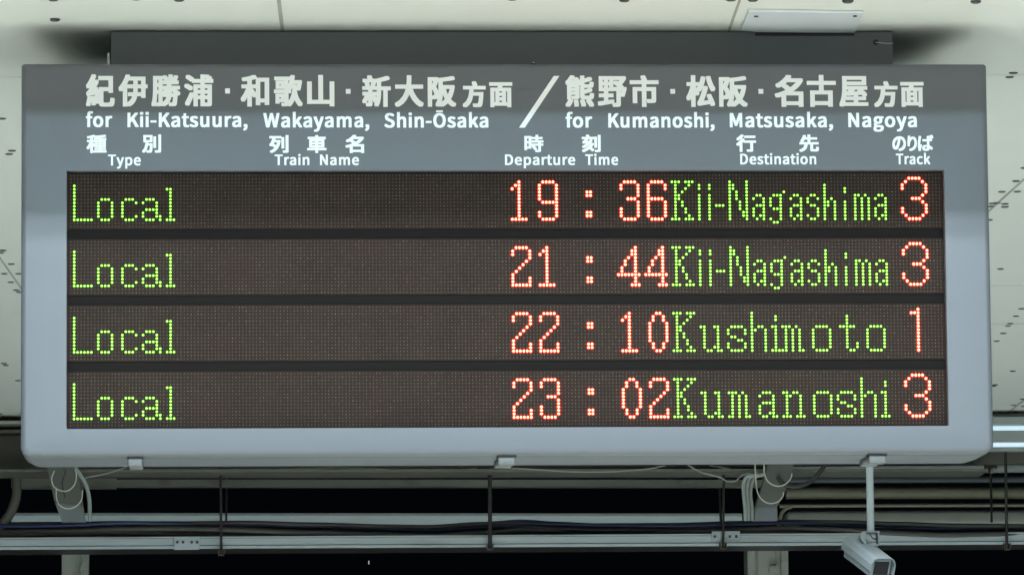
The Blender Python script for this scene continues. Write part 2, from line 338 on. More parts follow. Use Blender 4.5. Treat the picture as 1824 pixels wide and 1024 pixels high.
# --- printed lettering on the header
PX = psize(FY)
def dil_offsets(dx, dz): return [(0, 0)] + [(dx * i, dz * j) for i, j in ((1, 1), (-1, 1), (1, -1), (-1, -1), (1, 0), (-1, 0), (0, 1), (0, -1))]   # a bold nib
_cache = {}
def cjk(ch):
    if ch not in _cache:
        c = bpy.data.curves.new('glyph', 'FONT'); c.body = ch; c.resolution_u = 4
        o = bpy.data.objects.new('glyph', c); COL.objects.link(o)
        m = bpy.data.meshes.new_from_object(o.evaluated_get(bpy.context.evaluated_depsgraph_get()))
        vs = [(v.co.x, v.co.y) for v in m.vertices]; fs = [tuple(p.vertices) for p in m.polygons]
        bpy.data.objects.remove(o); bpy.data.curves.remove(c); bpy.data.meshes.remove(m)
        x0, x1 = min(v[0] for v in vs), max(v[0] for v in vs); y0, y1 = min(v[1] for v in vs), max(v[1] for v in vs)
        _cache[ch] = ([((x - x0) / (x1 - x0), (y - y0) / (y1 - y0)) for x, y in vs], fs)
    return _cache[ch]
def put_glyph(mb, vs, fs, x0, z0, w, h, dx, dz):
    for j, (ox, oz) in enumerate(dil_offsets(dx, dz)):
        y = FY - 0.0003 - 0.00003 * j
        mb.add([(x0 + dx + u * (w - 2*dx) + ox, y, z0 + dz + v * (h - 2*dz) + oz) for u, v in vs], fs)
def jp(chars, dxp, dzp, label):
    b = MB()
    for k, (ch, xa, xb, ya, yb) in enumerate(chars):
        if b.v and (ch == '.' or xa - chars[k-1][2] > 10 or (ch == '方')):
            b.build('lettering', M_letter, board)['label'] = label; b = MB()
        if ch == '.':
            a, c = at(xa, yb, FY), at(xb, ya, FY); b.box((a.x, FY - .0004, a.z), (c.x, FY + .001, c.z)); b.build('lettering', M_letter, board)['label'] = 'square white separator dot'; b = MB(); continue
        a, c = at(xa, yb, FY), at(xb, ya, FY); vs, fs = cjk(ch)
        put_glyph(b, vs, fs, a.x, a.z, c.x - a.x, c.z - a.z, dxp * PX, dzp * PX)
    o = b.build('lettering', M_letter, board); o['label'] = label
Y1, Y2 = 134.5, 191
jp([('紀', 153, 204.5, 132.5, 190.5), ('伊', 211, 263, 133, 190.5), ('勝', 269.5, 321.5, 133, 190.5), ('浦', 328, 380, 133, 190), ('.', 401, 409.5, 158, 167),
    ('和', 428.7, 479.5, 134, 190.5), ('歌', 488, 539, 134, 190.5), ('山', 547, 595.5, 134, 190), ('.', 616, 624.5, 159, 167.5), ('新', 645, 696, Y1, Y2), ('大', 703, 754.5, Y1, Y2), ('阪', 762, 812.5, 136, Y2),
    ('方', 824, 865, 145, 192), ('面', 871.5, 912.5, 147, 191.5)], 2.15, 1.55, 'phrase of the large white Japanese line on the left')
jp([('熊', 1007, 1058, Y1, Y2), ('野', 1065, 1116, 136, Y2), ('市', 1122, 1173, Y1, Y2), ('.', 1194, 1202.5, 159, 167.5), ('松', 1222.5, 1274, Y1, Y2), ('阪', 1281, 1331.5, 136, Y2), ('.', 1351, 1359.5, 159, 167.5),
    ('名', 1380, 1430.5, 134, Y2), ('古', 1437.5, 1488.5, 134, Y2), ('屋', 1495, 1546, 136, Y2), ('方', 1557, 1598.5, 145, 191.5), ('面', 1604, 1645, 146.5, 191)], 2.15, 1.55, 'phrase of the large white Japanese line on the right')
b = MB(); b.prism([at(924.5, 227.7, FY - .0004), at(934.8, 227.7, FY - .0004), at(996.5, 135.7, FY - .0004), at(986.4, 135.7, FY - .0004)], (0, .0012, 0)); b.build('lettering', M_letter, board)['label'] = 'long white slash between the two directions'
jp([('種', 154, 190, 240.3, 273), ('別', 253, 287, 239.8, 272.6)], 1.25, 1.0, 'white Japanese heading over Type')
jp([('列', 479.5, 514, 241, 273), ('車', 547, 581.5, 241, 273), ('名', 615, 648.5, 240.5, 273)], 1.35, 1.05, 'white Japanese heading over Train Name')
jp([('時', 934, 968, 240.5, 271.5), ('刻', 1036.3, 1069.8, 240, 271.5)], 1.25, 1.0, 'white Japanese heading over Departure Time')
jp([('行', 1311.5, 1346.5, 240, 271), ('先', 1423.5, 1458.5, 240, 271)], 1.35, 1.05, 'white Japanese heading over Destination')
jp([('の', 1589.5, 1613.5, 243, 269.5), ('り', 1616.5, 1633, 242, 269.5), ('ば', 1635, 1662.5, 240.5, 269.5)], 1.15, 0.9, 'white Japanese heading over Track')
G = {',':[292,[[79,-200,143,-163,191,-113,221,-51,232,20,227,67,211,103,185,125,151,132,124,128,100,114,85,93,79,65,84,37,100,16,122,2,149,-2,161,-1,153,-46,132,-85,99,-118,56,-143]]],'-':[364,[[48,257,317,257,317,331,48,331]]],'D':[723,[[106,0,303,0,456,26,569,102,637,224,661,388,637,551,568,671,455,745,298,770,106,770],[203,80,203,691,290,691,409,671,494,613,544,517,561,388,544,258,494,161,409,101,290,80]]],'K':[679,[[106,0,203,0,203,244,335,401,566,0,674,0,396,478,638,770,527,770,205,383,203,383,203,770,106,770]]],'M':[853,[[106,0,193,0,193,426,192,480,189,540,185,599,181,653,185,653,247,478,393,78,458,78,603,478,665,653,669,653,665,599,661,540,658,480,657,426,657,0,747,0,747,770,630,770,483,358,470,318,457,278,444,238,430,197,425,197,412,238,398,278,384,318,370,358,223,770,106,770]]],'N':[759,[[106,0,197,0,197,404,196,465,193,526,190,586,186,645,190,645,273,486,554,0,653,0,653,770,561,770,561,370,562,309,565,247,570,185,575,126,569,126,486,285,205,770,106,770]]],'S':[626,[[319,-14,428,3,510,50,563,119,581,205,569,280,535,336,485,378,422,411,313,458,268,478,226,504,196,539,185,587,195,633,224,668,270,691,329,699,380,694,426,679,467,657,504,627,555,689,510,727,456,757,395,777,329,784,232,768,155,726,104,662,86,580,101,506,138,450,188,410,243,382,353,334,404,310,445,283,472,247,482,196,471,145,439,106,389,80,320,71,261,78,205,98,153,128,108,167,50,100,105,53,169,17,241,-6]]],'T':[629,[[266,0,363,0,363,688,597,688,597,770,33,770,33,688,266,688]]],'W':[922,[[190,0,306,0,420,464,430,509,440,553,450,596,459,640,463,640,473,596,482,553,491,509,501,464,618,0,735,0,894,770,801,770,718,351,708,289,697,226,687,164,676,101,670,101,656,164,643,227,629,289,616,351,508,770,419,770,313,351,299,289,285,226,271,164,258,101,254,101,243,164,231,226,220,289,208,351,127,770,27,770]]],'a':[591,[[228,-14,279,-7,328,10,374,36,417,68,420,68,429,0,507,0,507,351,496,447,461,521,400,568,310,585,243,578,183,560,130,536,86,511,123,444,159,467,201,486,246,500,294,505,352,493,388,461,407,415,412,361,255,334,146,291,83,230,62,148,74,79,109,29,162,-3],[255,64,216,69,184,85,162,113,154,154,168,205,211,245,290,276,412,297,412,139,372,106,333,83,295,69]]],'c':[536,[[321,-14,372,-9,420,6,465,28,506,58,464,123,436,101,403,83,368,71,330,66,258,82,202,126,166,195,153,285,167,374,204,444,261,488,333,504,365,501,394,491,421,475,446,455,495,518,462,543,425,565,381,580,329,585,224,565,137,506,77,412,55,285,75,158,131,65,216,6]]],'e':[582,[[328,-14,382,-9,431,3,475,21,515,44,481,108,448,89,414,75,378,66,338,63,264,77,205,117,166,180,149,263,534,263,535,274,537,288,537,302,538,317,523,428,479,512,407,566,310,585,215,564,133,505,76,410,55,285,76,159,134,65,221,7],[148,331,167,406,204,462,254,497,312,508,372,497,416,463,444,407,454,331]]],'f':[341,[[35,493,112,493,112,0,208,0,208,493,329,493,329,570,208,570,208,661,213,709,228,744,253,766,289,773,304,772,321,769,337,764,353,757,374,832,353,839,330,845,305,848,278,850,205,837,153,799,122,740,112,662,112,570,35,565]]],'g':[592,[[289,-263,408,-247,499,-204,557,-141,578,-65,565,-4,528,38,466,62,379,70,267,70,219,75,188,88,172,108,167,132,170,154,178,172,189,187,204,201,224,192,245,186,267,182,288,181,370,195,436,234,481,297,497,379,493,415,484,447,469,474,451,497,567,497,567,570,369,570,352,576,333,581,311,584,288,585,206,571,138,530,92,466,75,381,81,333,98,290,122,255,149,228,149,224,126,205,106,181,92,151,86,118,90,86,101,61,117,40,138,24,138,19,102,-8,75,-39,59,-74,54,-110,71,-175,119,-223,194,-253],[288,246,241,255,203,282,177,325,167,381,177,438,203,480,241,506,288,515,336,506,374,480,400,438,410,381,400,325,374,282,335,255],[303,-196,233,-189,181,-169,149,-138,138,-97,141,-72,151,-47,169,-23,195,0,215,-4,234,-7,252,-8,269,-8,368,-8,418,-12,454,-25,476,-47,483,-81,470,-124,434,-161,377,-187]]],'h':[638,[[97,0,193,0,193,414,233,452,270,479,308,496,349,501,398,492,431,465,451,418,457,349,457,0,553,0,553,361,542,457,510,528,456,571,378,585,323,578,274,557,230,527,189,489,193,607,193,836,97,836]]],'i':[289,[[97,0,193,0,193,570,97,570],[145,688,171,693,191,705,204,726,209,752,204,777,191,797,171,810,145,814,119,810,99,797,86,777,82,752,86,726,99,705,119,693]]],'k':[580,[[97,0,191,0,191,150,298,275,465,0,569,0,354,340,544,570,437,570,195,270,191,270,191,836,97,836]]],'m':[973,[[97,0,193,0,193,414,231,452,268,480,303,496,336,501,383,492,416,465,436,418,442,349,442,0,538,0,538,414,577,452,613,480,648,496,682,501,729,492,762,465,781,418,788,349,788,0,883,0,883,361,873,457,841,528,787,571,711,585,660,577,613,554,567,520,522,476,500,521,468,556,423,577,364,585,315,578,269,557,226,526,187,487,185,487,175,570,97,570]]],'n':[641,[[97,0,193,0,193,414,233,452,270,479,308,496,349,501,398,492,431,465,451,418,457,349,457,0,553,0,553,361,542,457,510,528,456,571,378,585,323,578,274,557,229,526,187,487,185,487,175,570,97,570]]],'o':[637,[[318,-14,418,6,502,65,560,158,582,285,560,412,502,506,418,565,318,585,218,565,134,506,76,412,55,285,76,158,134,65,218,6],[318,66,251,82,199,126,165,195,153,285,165,374,199,444,251,488,318,504,386,488,438,444,472,374,484,285,472,195,438,126,386,82]]],'p':[651,[[97,-241,193,-241,193,-47,190,53,229,24,269,3,309,-9,348,-14,441,7,520,67,575,164,596,294,581,414,537,506,466,564,369,585,320,579,272,561,228,535,187,504,185,504,175,570,97,570],[332,67,301,70,267,80,231,98,193,126,193,426,233,460,272,484,309,499,345,504,414,489,461,446,488,380,496,293,483,198,449,127,397,83]]],'r':[408,[[97,0,193,0,193,367,225,428,261,469,299,492,336,499,352,498,366,497,379,494,392,489,410,572,396,578,382,582,366,584,349,585,302,577,259,553,220,516,187,466,185,466,175,570,97,570]]],'s':[492,[[246,-14,335,0,400,36,439,90,453,155,437,224,397,271,342,304,279,329,233,347,194,367,167,393,157,428,163,460,182,486,215,504,263,511,299,507,332,496,362,480,392,460,438,520,402,545,360,566,313,580,262,585,178,573,116,538,78,487,65,423,80,360,118,315,171,283,231,258,278,240,320,217,350,188,361,150,354,115,334,87,298,68,249,61,201,66,158,80,118,101,80,129,34,65,78,34,129,9,186,-8]]],'t':[396,[[275,-14,302,-12,329,-7,356,0,381,7,362,80,347,74,331,69,314,65,297,64,256,71,228,93,214,127,209,173,209,493,364,493,364,570,209,570,209,731,129,731,119,570,28,565,28,493,113,493,113,176,122,98,149,38,199,0]]],'u':[638,[[264,-14,318,-6,367,15,411,47,452,89,455,89,462,0,542,0,542,570,446,570,446,166,408,123,371,92,333,75,292,69,243,78,210,105,191,152,185,221,185,570,88,570,88,209,99,113,131,43,185,1]]],'y':[547,[[106,-246,182,-231,240,-189,285,-126,319,-48,534,570,440,570,337,254,326,215,314,174,302,133,291,92,286,92,271,133,257,175,243,215,229,254,113,570,14,570,243,-1,230,-44,209,-93,181,-132,146,-158,102,-167,90,-166,78,-164,67,-161,58,-158,39,-234,53,-239,69,-243,87,-245]]],'Ō':[779,[[390,-14,523,14,627,94,694,221,718,388,694,554,627,678,523,756,390,784,257,756,153,678,85,554,61,388,85,221,153,94,257,14],[390,71,295,94,223,157,177,257,161,388,177,517,223,615,295,677,390,699,484,677,556,615,602,517,619,388,602,257,556,157,484,94],[232,863,546,863,546,930,232,930]]]}
_gc = {}
def latin(ch):
    if ch not in _gc:
        c = bpy.data.curves.new('glyph', 'CURVE'); c.dimensions = '2D'; c.fill_mode = 'BOTH'
        for sp in G[ch][1]:
            s = c.splines.new('POLY'); k = len(sp) // 2; s.points.add(k - 1); s.use_cyclic_u = True
            for i in range(k): s.points[i].co = (sp[2*i] / 1000, sp[2*i+1] / 1000, 0, 1)
        o = bpy.data.objects.new('glyph', c); COL.objects.link(o)
        m = bpy.data.meshes.new_from_object(o.evaluated_get(bpy.context.evaluated_depsgraph_get()))
        _gc[ch] = ([(v.co.x * 1000, v.co.y * 1000) for v in m.vertices], [tuple(p.vertices) for p in m.polygons])
        bpy.data.objects.remove(o); bpy.data.curves.remove(c); bpy.data.meshes.remove(m)
    return _gc[ch]
def en(words, cap, dxp, dzp, label):
    """words: (text, x left px, x right px, baseline px); cap = capital height in px"""
    for t, xa, xb, yb in words:
        b = MB(); a, c = at(xa, yb, FY), at(xb, yb, FY); dx, dz = dxp * PX, dzp * PX
        pen = 0; gl = []
        for ch in t: gl.append((ch, pen)); pen += G[ch][0]
        SL = lambda ch, x: G[ch][0] / 2 + (x - G[ch][0] / 2) * 0.91        # letter bodies a little slimmer than their advance
        allx = [SL(ch, x) + p for ch, p in gl for x, _ in latin(ch)[0]]; x0, x1 = min(allx), max(allx)
        sx = (c.x - a.x - 2*dx) / (x1 - x0); sz = (cap * PX - 2*dz) / 770
        for ch, p in gl:
            vs, fs = latin(ch)
            for j, (ox, oz) in enumerate(dil_offsets(dx, dz)):
                b.add([(a.x + dx + (SL(ch, x) + p - x0) * sx + ox, FY - .0003 - .00003*j, a.z + dz + y * sz + oz) for x, y in vs], fs)
        o = b.build('lettering', M_letter, board); o['label'] = "white English word '%s', %s" % (t.strip(','), label)
en([('for', 153, 200, 226.8), ('Kii-Katsuura,', 227, 441, 226.9), ('Wakayama,', 469, 658, 227.5), ('Shin-Ōsaka', 684.5, 870, 227.8)], 26.2, 1.2, 0.8, 'in the line under the left Japanese line')
en([('for', 1007.5, 1055, 227.8), ('Kumanoshi,', 1083.5, 1273, 227.8), ('Matsusaka,', 1300, 1484, 227.3), ('Nagoya', 1511, 1633.3, 227)], 26.2, 1.2, 0.8, 'in the line under the right Japanese line')
en([('Type', 192.3, 250.8, 295)], 19.6, 0.8, 0.6, 'a column heading')
en([('Train', 489.2, 551.2, 294.5), ('Name', 570, 639.5, 294.5)], 19.2, 0.8, 0.6, 'of the heading Train Name')
en([('Departure', 899.5, 1024.7, 294.4), ('Time', 1042.5, 1101.2, 294.3)], 19.4, 0.8, 0.6, 'of the heading Departure Time')
en([('Destination', 1318.5, 1454, 293.2)], 19.4, 0.8, 0.6, 'a column heading')
en([('Track', 1596, 1657.3, 293)], 19.4, 0.8, 0.6, 'a column heading')

# --- mounting box between board and ceiling, with its small fittings
MXY = 0.08
b = MB(); b.box((-0.6965, MXY, ZT - 0.03), (0.6965, 0.46, ZC - 0.0022)); mbx = b.build('mounting_box', M_paint, board, bevel=0.0015)
b = MB(); a, c = at(1345, 64.5, MXY), at(1522, 58, MXY); b.box((a.x, MXY - .0012, a.z), (c.x, MXY + .01, ZC - .0024)); b.build('cutout', M_dark, mbx)
a = at(1560, 76, MXY); b = MB(); b.tube([(a.x, MXY - .0006, a.z), (a.x, MXY - .0002, a.z)], 0.0052, 14); b.build('cable_hole', M_dark, mbx)
b = MB(); b.tube(smoothpath([at(1560, 76, MXY - .001), at(1574, 77.5, MXY - .004), at(1585, 78, MXY - .004), at(1593, 77, MXY - .002), (0.6985, MXY + .03, a.z)]), 0.0007, 6); b.build('wire', M_wire, mbx)
b = MB(); q = at(193, 110, 0.05); b.box((q.x - .0016, 0.05, ZT - .005), (q.x + .0016, 0.056, at(193, 95, 0.05).z)); b.box((q.x - .0016, 0.05, ZT), (q.x + .03, 0.053, ZT + .003)); b.build('lifting_tab', M_white, board)
b = MB(); b.box((at(855, 110, 0.02).x, 0.02, ZT - .001), (at(946, 110, 0.02).x, 0.06, ZT + .0022)); pl = b.build('top_plate', M_latch, board)
z_ = ZT + .002
for px in (867, 900, 935): b = MB(); q = at(px, 108, .03); b.tube([(q.x, .03, z_), (q.x, .03, z_ + .004)], .0032, 8); b.build('rivet', M_latch, pl)
b = MB(); q = at(950, 106, .03); b.tube([(q.x, .03, ZT - .001), (q.x, .03, ZT + .007)], .0042, 10); b.tube([(q.x, .03, ZT + .007), (q.x, .03, ZT + .009)], .0022, 8, 1); b.build('cable_gland', [M_dark, M_white], board)
for px, w, h in ((82, 12, .0018), (112, 9, .0026), (1622, 9, .004), (1690, 10, .004), (845, 7, .0012)):
    b = MB(); q = at(px, 110, .06); b.tube([(q.x, .06, ZT - .002), (q.x, .06, ZT + h)], w / 2 * PX, 10); b.build('top_bolt', M_rust, board)
# --- three latches under the housing
for px, w in ((240.5, 26), (903, 31), (1564, 31)):
    q = at(px, 824, 0.0); hw = w * PX / 2
    b = MB(); b.box((q.x - hw, 0.004, ZB - 0.0165), (q.x + hw, 0.034, ZB - 0.0030))
    b.box((q.x - hw * 0.92, 0.030, ZB - 0.009), (q.x + hw * 0.92, 0.115, ZB - 0.001))
    b.box((q.x - hw, 0.105, ZB - 0.0105), (q.x + hw, 0.15, ZB + 0.001))
    la = b.build('latch', M_latch, board, bevel=0.003, segs=3, smooth=40)
    b = MB(); b.box((q.x - hw * 1.10, 0.0045, ZB - 0.0030), (q.x + hw * 1.12, 0.034, ZB + 0.0020)); b.build('shadow_gap', M_dark, la)  # dark block added for the shadow gap above the latch

# ------------------------------------------------------------------ white access cover on the ceiling
zc = ZC - 0.0055
cov = [atz(1334, 21.5, zc), atz(1538, 24.5, zc), atz(1523, 59.5, zc), atz(1345, 58, zc), atz(1320, 54, zc)]
cv = MB(); cv.prism([cov[0], cov[1], cov[2] + Vector((0, .0, 0)), cov[3], cov[4]], (0, 0, 0.0048))
cov_o = cv.build('access_cover', M_white, bevel=0.0006)
tag(cov_o, 'white rectangular access cover screwed to the ceiling above the board', 'cover')
for px, py in ((1347, 29), (1523, 28.5)):
    p = atz(px, py, zc); b = MB(); b.tube([(p.x, p.y, zc + .001), (p.x, p.y, zc - .0022)], .0036, 12); b.build('screw', M_bolt, cov_o)

# ------------------------------------------------------------------ security camera on its drop pole
CY = 3.6
def cpx(px, py, Y=CY): return at(px, py, Y)
base = cpx(1551, 948); top = Vector((base.x, base.y, ZC - .001))
cam_o = empty('security_camera', top); tag(cam_o, 'white box security camera hanging from a thin white drop pole', 'security camera')
s_ = psize(CY)
b = MB(); b.tube([top, base], 6.6 * s_, 16); b.build('pole', M_pole, cam_o, smooth=40)
b = MB(); b.tube([top, top - Vector((0, 0, .006))], 20 * s_, 20); b.build('ceiling_flange', M_white, cam_o, smooth=40)
fwd = Vector((0.0500, -0.140, -0.062)).normalized(); sid = fwd.cross(Vector((0, 0, 1))).normalized(); upv = sid.cross(fwd).normalized()
front_c = cpx(1569.5, 1010.5, CY - 0.10)
LEN = 0.155; HW, HH = 21.5 * s_, 18.5 * s_
def cw(u, v, w): return front_c + sid * u + upv * v + fwd * w     # side, up, forward
def cbox(mb, u0, u1, v0, v1, w0, w1, mi=0):
    mb.prism([cw(u0, v0, w0), cw(u1, v0, w0), cw(u1, v1, w0), cw(u0, v1, w0)], fwd * (w1 - w0), mi)
b = MB(); cbox(b, -HW * .9, HW * .9, -HH, HH * .86, -LEN, 0); b.build('camera_body', M_cctv, cam_o, bevel=.004, segs=3, smooth=40)
b = MB(); cbox(b, -HW * .68, HW * .68, -HH * .74, HH * .62, -.002, .0012); b.build('window', M_glass, cam_o, bevel=.0015)
b = MB()
prof = [(-HW * 1.12, -HH * .7), (-HW * 1.12, HH * .45), (-HW * .92, HH * .92), (-HW * .55, HH * 1.08), (HW * .55, HH * 1.08), (HW * .92, HH * .92), (HW * 1.12, HH * .45), (HW * 1.12, -HH * .25)]
t_ = .0018
for i in range(len(prof) - 1):
    (u0, v0), (u1, v1) = prof[i], prof[i + 1]
    nn = Vector((v1 - v0, -(u1 - u0))).normalized() * t_
    b.prism([cw(u0, v0, -LEN * 1.02), cw(u1, v1, -LEN * 1.02), cw(u1 + nn.x, v1 + nn.y, -LEN * 1.02), cw(u0 + nn.x, v0 + nn.y, -LEN * 1.02)], fwd * (LEN * 1.02 + .010))
b.build('sunshield', M_cctv, cam_o)
b = MB()
xl, xr = cpx(1533, 950).x, cpx(1566, 950).x
b.box((xl + .004, CY - .018, cpx(1550, 949).z), (xr, CY + .018, cpx(1550, 946).z))
b.prism([cpx(1532.5, 952, CY - .03), cpx(1537, 946, CY - .03), cpx(1542, 947, CY - .03), cpx(1543.5, 971, CY - .03), cpx(1540, 969, CY - .03), cpx(1533, 958, CY - .03)], (.0, .045, 0))
b.prism([cpx(1563.5, 947, CY - .03), cpx(1566.5, 947, CY - .03), cpx(1567, 970, CY - .03), cpx(1564.5, 972, CY - .03)], (0, .045, 0))
b.prism([cpx(1543, 968, CY - .03), cpx(1565, 968, CY - .03), cpx(1565, 972, CY - .03), cpx(1543, 972, CY - .03)], (0, .045, 0))
b.build('yoke', M_cctv, cam_o, bevel=.0008)
b = MB(); b.tube(smoothpath([cpx(1549, 949, CY - .012), cpx(1551, 953, CY - .022), cpx(1555, 958, CY - .02), cpx(1561, 960, CY)]), 1.1 * s_, 6); b.build('lead', M_dark, cam_o)

# ------------------------------------------------------------------ background: roof edge, trays, pipes (about 7 m behind the board)
def slab(mb, pxs, Y, depth, mi=0):
    mb.prism([at(px, py, Y) for px, py in pxs], (0, depth, 0), mi)
def strip(mb, x0, x1, yt0, yt1, h, Y, depth, mi=0):
    slab(mb, [(x0, yt0), (x1, yt1), (x1, yt1 + h), (x0, yt0 + h)], Y, depth, mi)

eb = MB()
YE = min(c4[0].y, c4[1].y) + 0.02
strip(eb, -400, 2230, 752, 733.5, 5.5, 7.05, .2, 0); strip(eb, -400, 2230, 757, 739, 84, 7.22, .04, 1); strip(eb, -400, 2230, 768, 749, 6, 7.12, .09, 1); strip(eb, -400, 1760, 836, 834, 5, 7.0, .22, 1)
tag(eb.build('roof_edge_beam', [M_beam, M_dbeam], None), 'dull steel beam along the far edge of the ceiling', 'beam')
pb = MB(); strip(pb, 205, 1385, 853.5, 854, 12, 7.45, .06); strip(pb, 205, 1385, 842, 842, 3, 7.5, .1, 1); strip(pb, 20, 207, 847, 847, 20, 7.42, .08)
tag(pb.build('purlin', [M_beam, M_dbeam]), 'narrow grey purlin seen just below the board over the dark gap', 'purlin')

# cable tray (near) and its splice plates
TY = 7.15
tr = MB(); strip(tr, -200, 2050, 961.3, 949.5, 12.0, TY, .004); strip(tr, -200, 2050, 974.6, 962.8, 4.8, TY - .004, .012); strip(tr, -200, 2050, 958.5, 946.7, 21, TY + .008, .004, 1)
strip(tr, -200, 2050, 958, 946.2, 2.4, TY - .003, .01)
q0, q1 = at(-200, 979, TY), at(2050, 967.2, TY); tr.prism([q0, q1, q1 + Vector((0, .24, 0)), q0 + Vector((0, .24, 0))], (0, 0, .003), 1)
tray = tag(tr.build('cable_tray', [M_galv, M_black]), 'lower galvanised cable tray rail carrying the black cables', 'cable tray')
for x0, x1, yt, h, bx in ((309.5, 355.5, 955, 23.5, (316, 326, 341.5, 351)), (1268, 1318, 945.5, 16, (1273, 1300, 1311.5))):
    b = MB(); strip(b, x0, x1, yt, yt - .3, h, TY - .014, .008); sp = b.build('splice_plate', M_galv, tray, bevel=.001)
    for px in bx:
        p = at(px, yt + (10 if h > 20 else 9.5), TY - .014); bb = MB(); bb.tube([p, p + Vector((0, -.004, 0))], 2.7 * psize(TY), 10); bb.build('bolt', M_bolt, sp)
ur = MB(); strip(ur, 20, 1322, 913, 914, 4, 7.95, .02, 1); strip(ur, 20, 1322, 917, 918, 17, 7.97, .03, 2)
tag(ur.build('upper_rail', [M_galv, M_pgrey, M_rail]), 'upper pale metal rail running behind the black cables', 'rail')

# cables lying in the tray
random.seed(11)
TOPL = [(-60, 930), (0, 929), (120, 928.5), (200, 927), (300, 927.5), (440, 926.5), (560, 929.5), (690, 933), (760, 934), (860, 928.5), (930, 924.5), (1000, 928.5), (1060, 931), (1180, 930.5), (1340, 926.5), (1400, 924.5), (1500, 925.5), (1600, 928.5), (1700, 931.5), (1824, 932.5), (1900, 933)]
def topy(x):
    for (a, ya), (c, yc) in zip(TOPL, TOPL[1:]):
        if a <= x <= c:
            t = (x - a) / (c - a); t = t*t*(3 - 2*t); return ya + (yc - ya) * t
    return 930
CABLES = [(M_black, 0.0, 4.2, 'thick black cable uppermost in the tray bundle'), (M_blue, 4.5, 3.2, 'blue cable weaving along the top of the tray bundle'), (M_black, 8.5, 4.4, 'thick black cable in the middle of the tray bundle'),
          (M_brown, 12, 3.4, 'dark reddish brown cable in the tray bundle'), (M_black, 15, 4.2, 'black cable low in the tray bundle behind the tray lip'), (M_black, 19, 4.6, 'lowest black cable resting on the tray floor'), (M_blue, 7.5, 2.4, 'thin blue cable half hidden among the black cables'),
          (M_cabg, 13.0, 4.4, 'dark grey cable along the front of the tray bundle'), (M_cabg2, 19.5, 4.6, 'brownish cable lying lowest along the tray lip'), (M_cabg, 24.5, 4.2, 'grey cable mostly sunk behind the tray lip')]
for i, (mm, off, r, lab) in enumerate(CABLES):
    ph = random.uniform(0, 6); pts = []
    for x in range(-60, 1901, 28):
        y = topy(max(-60, min(1900, x))) + r + off * 1.0 + (2.8 * math.sin(x / 150 + ph) + 1.3 * math.sin(x / 61 + ph * 2) if i else 0)
        dY = .05 * math.sin(x / 210 + ph) + (0.035 * i if i != 1 else -.04 * math.sin(x / 160 + 1.0)) - (0.26 if i > 6 else 0)
        pts.append(at(x, y, TY + .06 + dY))
    b = MB(); b.tube(smoothpath(pts, 3), r * psize(TY), 10)
    tag(b.build('cable', mm, smooth=60), lab, 'cable', 'cables lying in the cable tray')

# hanger rods
RODS = [(393, 834, 394, 983, TY - .03, 2.4, 1, 'thin dark hanger rod left of centre with a foot under the tray'), (403.5, 836, 403, 929, 7.9, 2.0, 0, 'shorter dark rod close beside the left hanger rod'),
        (872.5, 833, 873, 974, TY - .03, 3.6, 1, 'thickest dark hanger rod below the middle latch'), (1281, 848, 1284, 929, 7.9, 2.2, 0, 'shorter dark rod near the bunched conduits'),
        (1289.5, 830, 1288, 972, TY - .03, 2.3, 1, 'dark hanger rod crossing the right splice plate'), (1764.5, 838, 1766.5, 930, 7.6, 2.2, 2, 'dark rod hanging from the brown clamp at the board corner'),
        (1791, 797, 1793.5, 973, TY - .03, 2.6, 3, 'rightmost dark hanger rod in front of the lit strips')]
for x0, y0, x1, y1, Y, r, kind, lab in RODS:
    a, c = at(x0, y0, Y), at(x1, y1, Y); s = psize(Y)
    root = tag(empty('hanger_rod', c), lab, 'hanger rod', 'threaded rods that carry the cable tray')
    tp = Vector((a.x, a.y, ZC - .0)) if kind < 2 and False else a
    b = MB(); b.tube([tp, c], r * s, 8); b.build('rod', M_rod, root)
    if kind in (1, 3):
        b = MB(); b.box((c.x - 6*s, c.y - .015, c.z - 6*s), (c.x + 6*s, c.y + .02, c.z - 4*s)); b.box((c.x - 6*s, c.y - .015, c.z - 6*s), (c.x - 4.5*s, c.y + .02, c.z + 6*s)); b.box((c.x + 4.5*s, c.y - .015, c.z - 6*s), (c.x + 6*s, c.y + .02, c.z + 6*s))
        b.tube([c + Vector((0, 0, -6*s)), c + Vector((0, 0, 3*s))], 3.4*s, 6); b.build('foot_clamp', M_rust, root)
    if kind == 2:
        b = MB(); slab(b, [(1742, 819), (1760, 812), (1776, 803), (1779, 812), (1772, 821), (1748, 822)], Y - .05, .08); slab(b, [(1757, 821), (1774, 821), (1777, 833), (1766, 838), (1758, 833)], Y - .04, .06)
        b.build('beam_clamp', M_rust, root); b = MB(); slab(b, [(1766, 834), (1773, 832), (1770, 842), (1764, 842)], Y - .05, .02); b.build('nut', M_galv, root)
    if kind == 3:
        b = MB(); slab(b, [(1781, 777), (1797, 777), (1796, 797), (1785, 797)], Y - .02, .05); b.build('beam_clamp', M_rust, root)
        b = MB(); slab(b, [(1784, 797), (1789, 797), (1788, 803), (1784, 803)], Y - .03, .02); slab(b, [(1793, 796), (1797, 796), (1795, 803), (1792, 803)], Y - .03, .02); b.build('nut', M_white, root)

